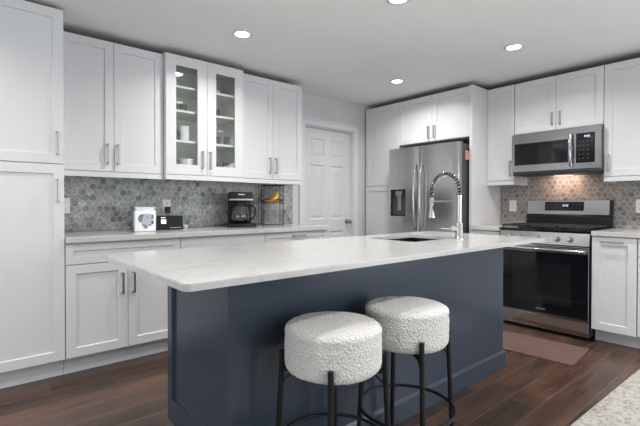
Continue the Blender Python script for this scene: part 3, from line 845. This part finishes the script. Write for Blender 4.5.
bm = B(); prism(bm, [(.562, .8935), (.62, .8935), (.633, 1.172), (.593, 1.172), (.58, 1.03), (.562, 1.02)], .0, w_, 'yz')
bg = obj('backguard', bm, BLACKP, t); bg['label'] = 'black backguard with stainless control fascia'
bm = B(); prism(bm, [(.575, 1.035), (.5795, 1.035), (.5925, 1.171), (.588, 1.171)], .004, w_-.02, 'yz')
fs = obj('fascia', bm, STEELH, bg)
bm = B(); prism(bm, [(.5785, 1.07), (.5835, 1.07), (.5915, 1.158), (.5865, 1.158)], .175, .525, 'yz'); bmesh.ops.translate(bm, vec=(0, -.0015, 0), verts=bm.verts[:])
dsp = obj('display', bm, BLACKG, bg)
SEG = {'0': 'abcdef', '1': 'bc', '2': 'abged', '3': 'abgcd', '4': 'fgbc', '5': 'afgcd', '6': 'afgedc', '7': 'abc', '8': 'abcdefg', '9': 'abcfgd'}
def digits(bm, s, x, z, h, y0, y1):
    wd_ = h*.5; tt = h*.12
    for ch in s:
        if ch == ':':
            for q in (.3, .7): box(bm, x, x+tt, y0, y1, z+h*q, z+h*q+tt)
            x += tt*3; continue
        for g in SEG[ch]:
            r = {'a': (0, wd_, h-tt, h), 'd': (0, wd_, 0, tt), 'g': (0, wd_, h/2-tt/2, h/2+tt/2), 'f': (0, tt, h/2, h), 'e': (0, tt, 0, h/2), 'b': (wd_-tt, wd_, h/2, h), 'c': (wd_-tt, wd_, 0, h/2)}[g]
            box(bm, x+r[0], x+r[1], y0, y1, z+r[2], z+r[3])
        x += wd_+tt*1.6
    return bm
bm = digits(B(), '12:22', .335, 1.113, .018, .5795, .5810)
obj('clock_digits', bm, LED, dsp)
bm = B()
for x in (.195, .225, .255, .285, .425, .455, .485):
    for z in (1.095, 1.125): box(bm, x, x+.014, (.5785-(1.125-z)*.09), .5800, z, z+.003)
obj('key_marks', bm, mat('grey_marking', (.17, .17, .18), .5), dsp)
bm = B()
for k in range(9): box(bm, .34+k*.0085, .346+k*.0085, -.0342, -.0332, .205, .212)
obj('door_badge', bm, mat('badge_silver', (.5, .5, .5), .4, .5), od)

# ------------------------------------------------------------------ microwave
t = thing('microwave', 'stainless over-the-range microwave under the wall cabinet', 'microwave', (4.197, 1.905, 1.428), R)
w_ = .767
o = obj('body', box(B(), 0, w_, 0, XW-4.197-.003, .0, .392), DARKMETAL, t); o['label'] = 'dark microwave body'
WX1 = .512
md_ = obj('door', panel(B(), .002, w_-.002, .024, .391, -.036, .035, [(.028, WX1, .085, .30)], .004, .002), STEELH, t)
o = obj('door_window', box(B(), .032, WX1-.004, -.0345, -.0325, .089, .296), BLACKG, md_)
cpn = obj('control_panel', box(B(), .575, .722, -.038, -.0362, .075, .338, .001), BLACKG, t)
bm = digits(B(), '12:22', .635, .300, .016, -.0388, -.0381); obj('clock_digits', bm, LED, cpn)
bm = B()
for r in range(5):
    for c in range(4):
        if r == 0 or c < 3: box(bm, .598+c*.032, .609+c*.032, -.0388, -.0381, .262-r*.038, .267-r*.038)
obj('key_marks', bm, bpy.data.materials['grey_marking'], cpn)
bm = tube(B(), [(.540, -.058-.026*math.sin(PI*k/20)**.8, .052+.285*k/20) for k in range(21)], .0135, 12)
for z in (.055, .335): box(bm, .530, .550, -.062, -.036, z-.012, z+.012, .003)
smooth_by_angle(obj('handle', bm, STEELH, md_))
bm = B(); box(bm, .01, w_-.01, -.02, .30, -.012, -.0005)
for k in range(16): box(bm, .03+k*.044, .06+k*.044, .02, .10, -.0145, -.012)
obj('vent_grille', bm, BLACKP, t)
obj('task_light', box(B(), .30, .45, .22, .28, -.0145, -.0121), emis('warm_task_lens', (1, .66, .42), 1.5), t)
o = area('range_task_light', (4.44, 1.54, 1.408), (0.45, 0, -1), .22, .06, 1.6, (1, .66, .50))

# ------------------------------------------------------------------ outlets
def outlet(label, loc, rz, sock=True):
    t = thing('wall_outlet', label, 'outlet', loc, rz)
    obj('cover_plate', box(B(), -.037, .037, -.007, 0, -.06, .06, .002), PLASTW, t)
    for z in (-.022, .022):
        bm = B(); box(bm, -.016, .016, -.0095, -.0072, z-.015, z+.015, .001)
        s = obj('socket', bm, PLASTW, t)
        bm = B(); box(bm, -.008, -.005, -.0101, -.0096, z-.006, z+.006); box(bm, .005, .008, -.0101, -.0096, z-.006, z+.006); obj('slot', bm, BLACKP, s)
    return t
outlet('white outlet plate on the mosaic right beside the tall pantry', (.585, YW-.010, 1.118), 0)
outlet('white outlet plate with a black plug above the small black appliance', (1.372, YW-.010, 1.112), 0)
outlet('white outlet plate on the mosaic between end panel and range', (XW-.010, 2.063, 1.115), R)
outlet('white outlet plate at the right edge of the photo', (XW-.010, .935, 1.118), R)
# plug and cord
bm = B(); box(bm, 1.350, 1.392, YW-.062, YW-.0215, 1.052, 1.108, .006); tube(bm, [(1.372, YW-.045, 1.064), (1.372, YW-.05, 1.03), (1.374, YW-.055, 1.0), (1.372, YW-.055, .96), (1.372, YW-.06, .922)], .0035, 8)
tag(obj('power_cord', bm, BLACKP), 'black plug and cord in the outlet behind the small appliance', 'cord')

# ------------------------------------------------------------------ left counter objects
# dog jar
t = thing('treat_jar', 'white square ceramic jar with a grey dog portrait', 'jar', (1.075, 3.375, .9152), math.radians(-10))
bm = B(); box(bm, -.078, .078, -.05, .05, 0, .148, .012, 3); smooth_by_angle(obj('jar_body', bm, CERAM, t), 40)
bm = B(); box(bm, -.070, .070, -.044, .044, .1485, .166, .006, 2); box(bm, -.074, .074, -.048, .048, .1665, .172, .002); smooth_by_angle(obj('lid', bm, CERAM, t), 40); t.scale = (1.0, 1.0, 1.12)
def decal(pts, m, y, name='dog_portrait'):
    bm = B(); prism(bm, [(a, b) for a, b in pts], y-.0004, y, 'xz'); return obj(name, bm, m, t)
g1, g2, g3 = mat('ink_light', (.42, .45, .50), .5), mat('ink_mid', (.17, .19, .23), .5), mat('ink_dark', (.03, .035, .045), .5)
def sm(pts, n=2):
    for _ in range(n):
        q = []
        for i in range(len(pts)):
            a, b = pts[i], pts[(i+1) % len(pts)]
            q += [(a[0]*.75+b[0]*.25, a[1]*.75+b[1]*.25), (a[0]*.25+b[0]*.75, a[1]*.25+b[1]*.75)]
        pts = q
    return pts
decal(sm([(-.035, .118), (.0, .128), (.035, .126), (.055, .112), (.058, .09), (.062, .06), (.045, .042), (.02, .036), (.005, .02), (-.01, .02), (-.028, .05), (-.038, .08)]), g1, -.0502)
decal(sm([(-.048, .112), (-.03, .124), (-.01, .122), (-.018, .10), (-.024, .078), (-.036, .062), (-.050, .075), (-.054, .095)]), g2, -.0507, 'dog_ear')
decal(sm([(.043, .124), (.060, .118), (.062, .095), (.055, .085), (.047, .10)]), g2, -.0507, 'dog_ear')
decal(sm([(-.028, .05), (-.010, .038), (.006, .016), (.016, .034), (.004, .048), (-.012, .052)]), g2, -.0507, 'dog_collar')
decal(sm([(.042, .072), (.058, .074), (.062, .062), (.052, .052), (.042, .060)], 1), g3, -.0511, 'dog_nose')
decal(sm([(.006, .100), (.016, .103), (.021, .097), (.012, .094)], 1), g3, -.0511, 'dog_eye')
decal(sm([(.040, .100), (.047, .101), (.049, .095), (.042, .094)], 1), g3, -.0511, 'dog_eye')
decal(sm([(.020, .052), (.034, .044), (.050, .048), (.036, .050)], 1), g3, -.0511, 'dog_mouth')

# small black appliance with lit screen
t = thing('clock_radio', 'small black countertop appliance with a lit screen beside the dog jar', 'radio', (1.325, 3.505, .9152), math.radians(-6)); t.scale = (.92, 1, 1)
bm = B(); prism(bm, [(-.050, 0), (.05, 0), (.045, .118), (-.032, .118)], -.108, .108, 'yz')
es = [e for e in bm.edges]; bmesh.ops.bevel(bm, geom=es, offset=.006, segments=3, affect='EDGES'); smooth_by_angle(obj('case', bm, mat('gloss_black_case', (.007, .007, .007), .2, Specular_IOR_Level=.3), t))
def slope(u0, u1, v0, v1, m, name, off=.0015):
    bm = B(); f = lambda v: -.050+.018*v/.118
    prism(bm, [(f(v0)-off, v0), (f(v0)-off+.001, v0), (f(v1)-off+.001, v1), (f(v1)-off, v1)], u0, u1, 'yz'); return obj(name, bm, m, t)
slope(-.088, -.045, .052, .086, SCREEN, 'screen'); slope(-.090, -.048, .098, .106, CERAM, 'top_mark')
slope(-.01, .085, .016, .020, NICKEL, 'trim_strip')
tag(obj('small_cup', lathe(B(), [(0, 0), (.018, 0), (.022, .03), (.020, .03), (.016, .004), (0, .004)], 20, (1.50, 3.60, .9152)), CERAM, smooth=True), 'tiny white dish against the backsplash right of black appliance', 'dish')

# coffee maker
t = thing('coffee_maker', 'black drip coffee maker with a glass carafe on the counter', 'coffee maker', (1.995, 3.495, .9152), math.radians(-26)); t.scale = (1.22, 1.22, 1.25)
bm = B(); slab_outline(bm, rrect(-.105, .118, -.128, .10, .03), None, 0, .028); smooth_by_angle(obj('base', bm, BLACKP, t))
bm = B(); box(bm, -.090, .090, .015, .10, .0285, .262, .012, 3); smooth_by_angle(obj('water_tank', bm, BLACKP, t))
bm = B(); box(bm, -.088, .088, -.115, .0145, .198, .262, .012, 3); smooth_by_angle(obj('brew_head', bm, BLACKP, t))
bm = B(); box(bm, -.088, .088, -.121, -.1155, .200, .212, .001); o = obj('chrome_band', bm, CHROME, t); o['label'] = 'silver band'
bm = B()
for k in range(5): box(bm, -.022+k*.010, -.015+k*.010, -.1165, -.1152, .240, .247)
obj('badge', bm, PLASTW, t)
bm = B(); lathe(bm, [(0, .031), (.052, .031), (.066, .055), (.068, .085), (.060, .125), (.050, .155), (.052, .165), (.049, .165), (.047, .155), (.057, .123), (.065, .085), (.063, .057), (.05, .034), (0, .034)], 32, (0, -.055, 0))
cf = obj('carafe', bm, GLASS, t, smooth=True)
bm = B(); lathe(bm, [(0, .166), (.053, .166), (.050, .180), (0, .184)], 28, (0, -.055, 0)); tube(bm, [(.05, -.075, .160), (.085, -.098, .160), (.105, -.110, .140), (.104, -.110, .10), (.090, -.100, .065), (.066, -.085, .062)], .008, 8)
smooth_by_angle(obj('carafe_handle', bm, BLACKP, cf))
bm = B(); lathe(bm, [(0, .0345), (.049, .0345), (.061, .056), (.062, .062), (0, .062)], 28, (0, -.055, 0)); obj('coffee', bm, mat('coffee_liquid', (.012, .006, .003), .1), cf, smooth=True)
bm = tube(B(), [(.02, .10, .06), (.02, .112, .03), (.0, .12, .006), (-.05, .13, .004)], .003, 6); obj('cord', bm, BLACKP, t)

# wire fruit rack
t = thing('fruit_rack', 'black wire two tier rack holding bananas beside the coffee maker', 'rack', (2.395, 3.545, .9152), math.radians(-22))
hx, hy, hz = .098, .07, .405
bm = B()
for sx in (-1, 1):
    for sy in (-1, 1): tube(bm, [(sx*hx, sy*hy, 0), (sx*hx, sy*hy, hz)], .0045, 8)
for z in (.012, hz):
    for a, b in (((-hx, -hy), (hx, -hy)), ((hx, -hy), (hx, hy)), ((hx, hy), (-hx, hy)), ((-hx, hy), (-hx, -hy))): tube(bm, [(*a, z), (*b, z)], .004, 8)
obj('frame', bm, PLATE, t)
def basket(z0, z1, name):
    bm = B()
    for z in (z0, z1):
        for a, b in (((-hx, -hy), (hx, -hy)), ((hx, -hy), (hx, hy)), ((hx, hy), (-hx, hy)), ((-hx, hy), (-hx, -hy))): tube(bm, [(*a, z), (*b, z)], .003, 6)
    for k in range(1, 10):
        x = -hx+2*hx*k/10
        tube(bm, [(x, -hy, z1), (x, -hy, z0), (x, hy, z0), (x, hy, z1)], .0019, 5)
    for k in range(1, 6):
        y = -hy+2*hy*k/6; tube(bm, [(-hx, y, z1), (-hx, y, z0), (hx, y, z0), (hx, y, z1)], .0019, 5)
    nz = int((z1-z0)/.02)
    for k in range(1, nz+1):
        z = z0+(z1-z0)*k/(nz+1)
        for s in (-1, 1): tube(bm, [(-hx, s*hy, z), (hx, s*hy, z)], .0019, 5)
    obj(name, bm, NICKEL if z0 < .1 else PLATE, t)
basket(.02, .165, 'lower_basket'); basket(.225, .262, 'upper_basket')
bm = B()
for k in range(1, 8):
    x = -hx+2*hx*k/8; tube(bm, [(x, hy, .262), (x, hy, hz)], .0018, 5)
for k in range(1, 6):
    z = .262+.143*k/6; tube(bm, [(-hx, hy, z), (hx, hy, z)], .0018, 5)
obj('back_grid', bm, PLATE, t)
def banana(i, label, off, rot):
    bm = B(); pts = []; rad = []
    n = 16
    for k in range(n+1):
        s = k/n; a = math.radians(-58+116*s); pts.append(Vector((.090*math.sin(a), 0, -.090*math.cos(a)+.090)))
        rad.append(.0195*min(1, .30+2.6*s)*min(1, .16+2.6*(1-s)**1.0))
    tube(bm, pts, .016, 10, radii=rad)
    o = obj('banana', bm, BANANA, smooth=True)
    tag(o, label, 'banana', 'bananas in the wire rack'); o.location = off; o.rotation_euler = rot
    return o
cb_ = Vector((2.395, 3.545, .9152+.2275))
for k, (dx, dy, tilt, lab) in enumerate(((.0, -.0425, -.62, 'front banana of the bunch in the wire rack'), (.0, -.001, -.70, 'middle banana of the bunch in the wire rack'), (.0, .0405, -.78, 'rear banana of the bunch in the wire rack'))):
    o = banana(k, lab, (0, 0, 0), (0, tilt, -.38))
    M_ = o.rotation_euler.to_matrix()
    zmin = min((M_ @ v.co).z for v in o.data.vertices); xm = sum((M_ @ v.co).x for v in o.data.vertices)/len(o.data.vertices)
    ym = sum((M_ @ v.co).y for v in o.data.vertices)/len(o.data.vertices)
    o.location = cb_+Vector((-math.sin(math.radians(-22))*dy-xm, math.cos(math.radians(-22))*dy-ym, .002-zmin))

# ------------------------------------------------------------------ dishes behind the cabinet glass
def lbowl(r, h, th=.004): return [(0, 0), (r*.45, 0), (r*.75, h*.35), (r, h), (r-th, h), (r*.72-th, h*.38), (r*.42, th), (0, th)]
def put(name, label, cat, prof, x, y, z, m, grp=None, handle=False):
    o = obj(name, lathe(B(), prof, 28), m, smooth=True); o.location = (x, y, z+.0006); tag(o, label, cat, grp)
    if handle:
        bm = tube(B(), [(.036, 0, .075), (.058, 0, .07), (.062, 0, .05), (.056, 0, .03), (.035, 0, .022)], .004, 8); h = obj('handle', bm, m, o, smooth=True)
    return o
ZB = 1.3925
mugp = [(0, 0), (.036, 0), (.040, .01), (.041, .11), (.037, .11), (.036, .01), (0, .006)]
cupp = [(0, 0), (.03, 0), (.036, .01), (.040, .085), (.037, .085), (.033, .01), (0, .006)]
glassp = [(0, 0), (.026, 0), (.034, .09), (.032, .09), (.025, .005), (0, .005)]
stemp = [(0, 0), (.03, 0), (.03, .003), (.004, .006), (.004, .05), (.022, .065), (.032, .09), (.029, .125), (.027, .125), (.029, .09), (.02, .067), (0, .056)]
# left door
put('bowl', 'top white bowl of the stack behind the left glass door', 'bowl', lbowl(.080, .045), 1.475, 3.50, ZB+.080, CERAM, 'white bowls')
for k in range(4): put('bowl', 'one of the white bowls under the top bowl behind left glass door', 'bowl', lbowl(.080, .045), 1.475, 3.50, ZB+.020*k, CERAM, 'stacked white bowls')
put('pitcher', 'tall white cup on the middle shelf behind the left glass door', 'cup', [(0, 0), (.045, 0), (.048, .01), (.046, .14), (.042, .14), (.043, .01), (0, .006)], 1.465, 3.53, SH[0], CERAM)
put('drinking_glass', 'clear tumbler beside the tall white cup', 'glass', glassp, 1.385, 3.50, SH[0], TUMBLER, 'clear glasses in the cabinet')
for i, (x, y, z, l) in enumerate((
        (1.375, 3.53, SH[1], 'clear tumbler on the third shelf near the left side'),
        (1.46, 3.55, SH[1], 'clear tumbler on the third shelf near its middle'),
        (1.72, 3.50, SH[0], 'leftmost clear tumbler on the right door middle shelf'),
        (1.79, 3.56, SH[0], 'middle clear tumbler on the right door middle shelf'),
        (1.86, 3.50, SH[0], 'rightmost clear tumbler on the right door middle shelf'),
        (1.78, 3.55, SH[1], 'clear tumbler on the third shelf behind the right door'))):
    put('drinking_glass', l, 'glass', glassp, x, y, z, TUMBLER, 'clear glasses in the cabinet')
for x, y, l in ((1.76, 3.55, 'left stemmed glass on the cabinet bottom behind right door'), (1.86, 3.52, 'right stemmed glass on the cabinet bottom behind right door')):
    put('stemmed_glass', l, 'glass', stemp, x, y, ZB, TUMBLER, 'stemmed glasses in the cabinet')
put('bowl', 'small white bowl on the top shelf behind the right glass door', 'bowl', lbowl(.055, .05), 1.76, 3.54, SH[2], CERAM)
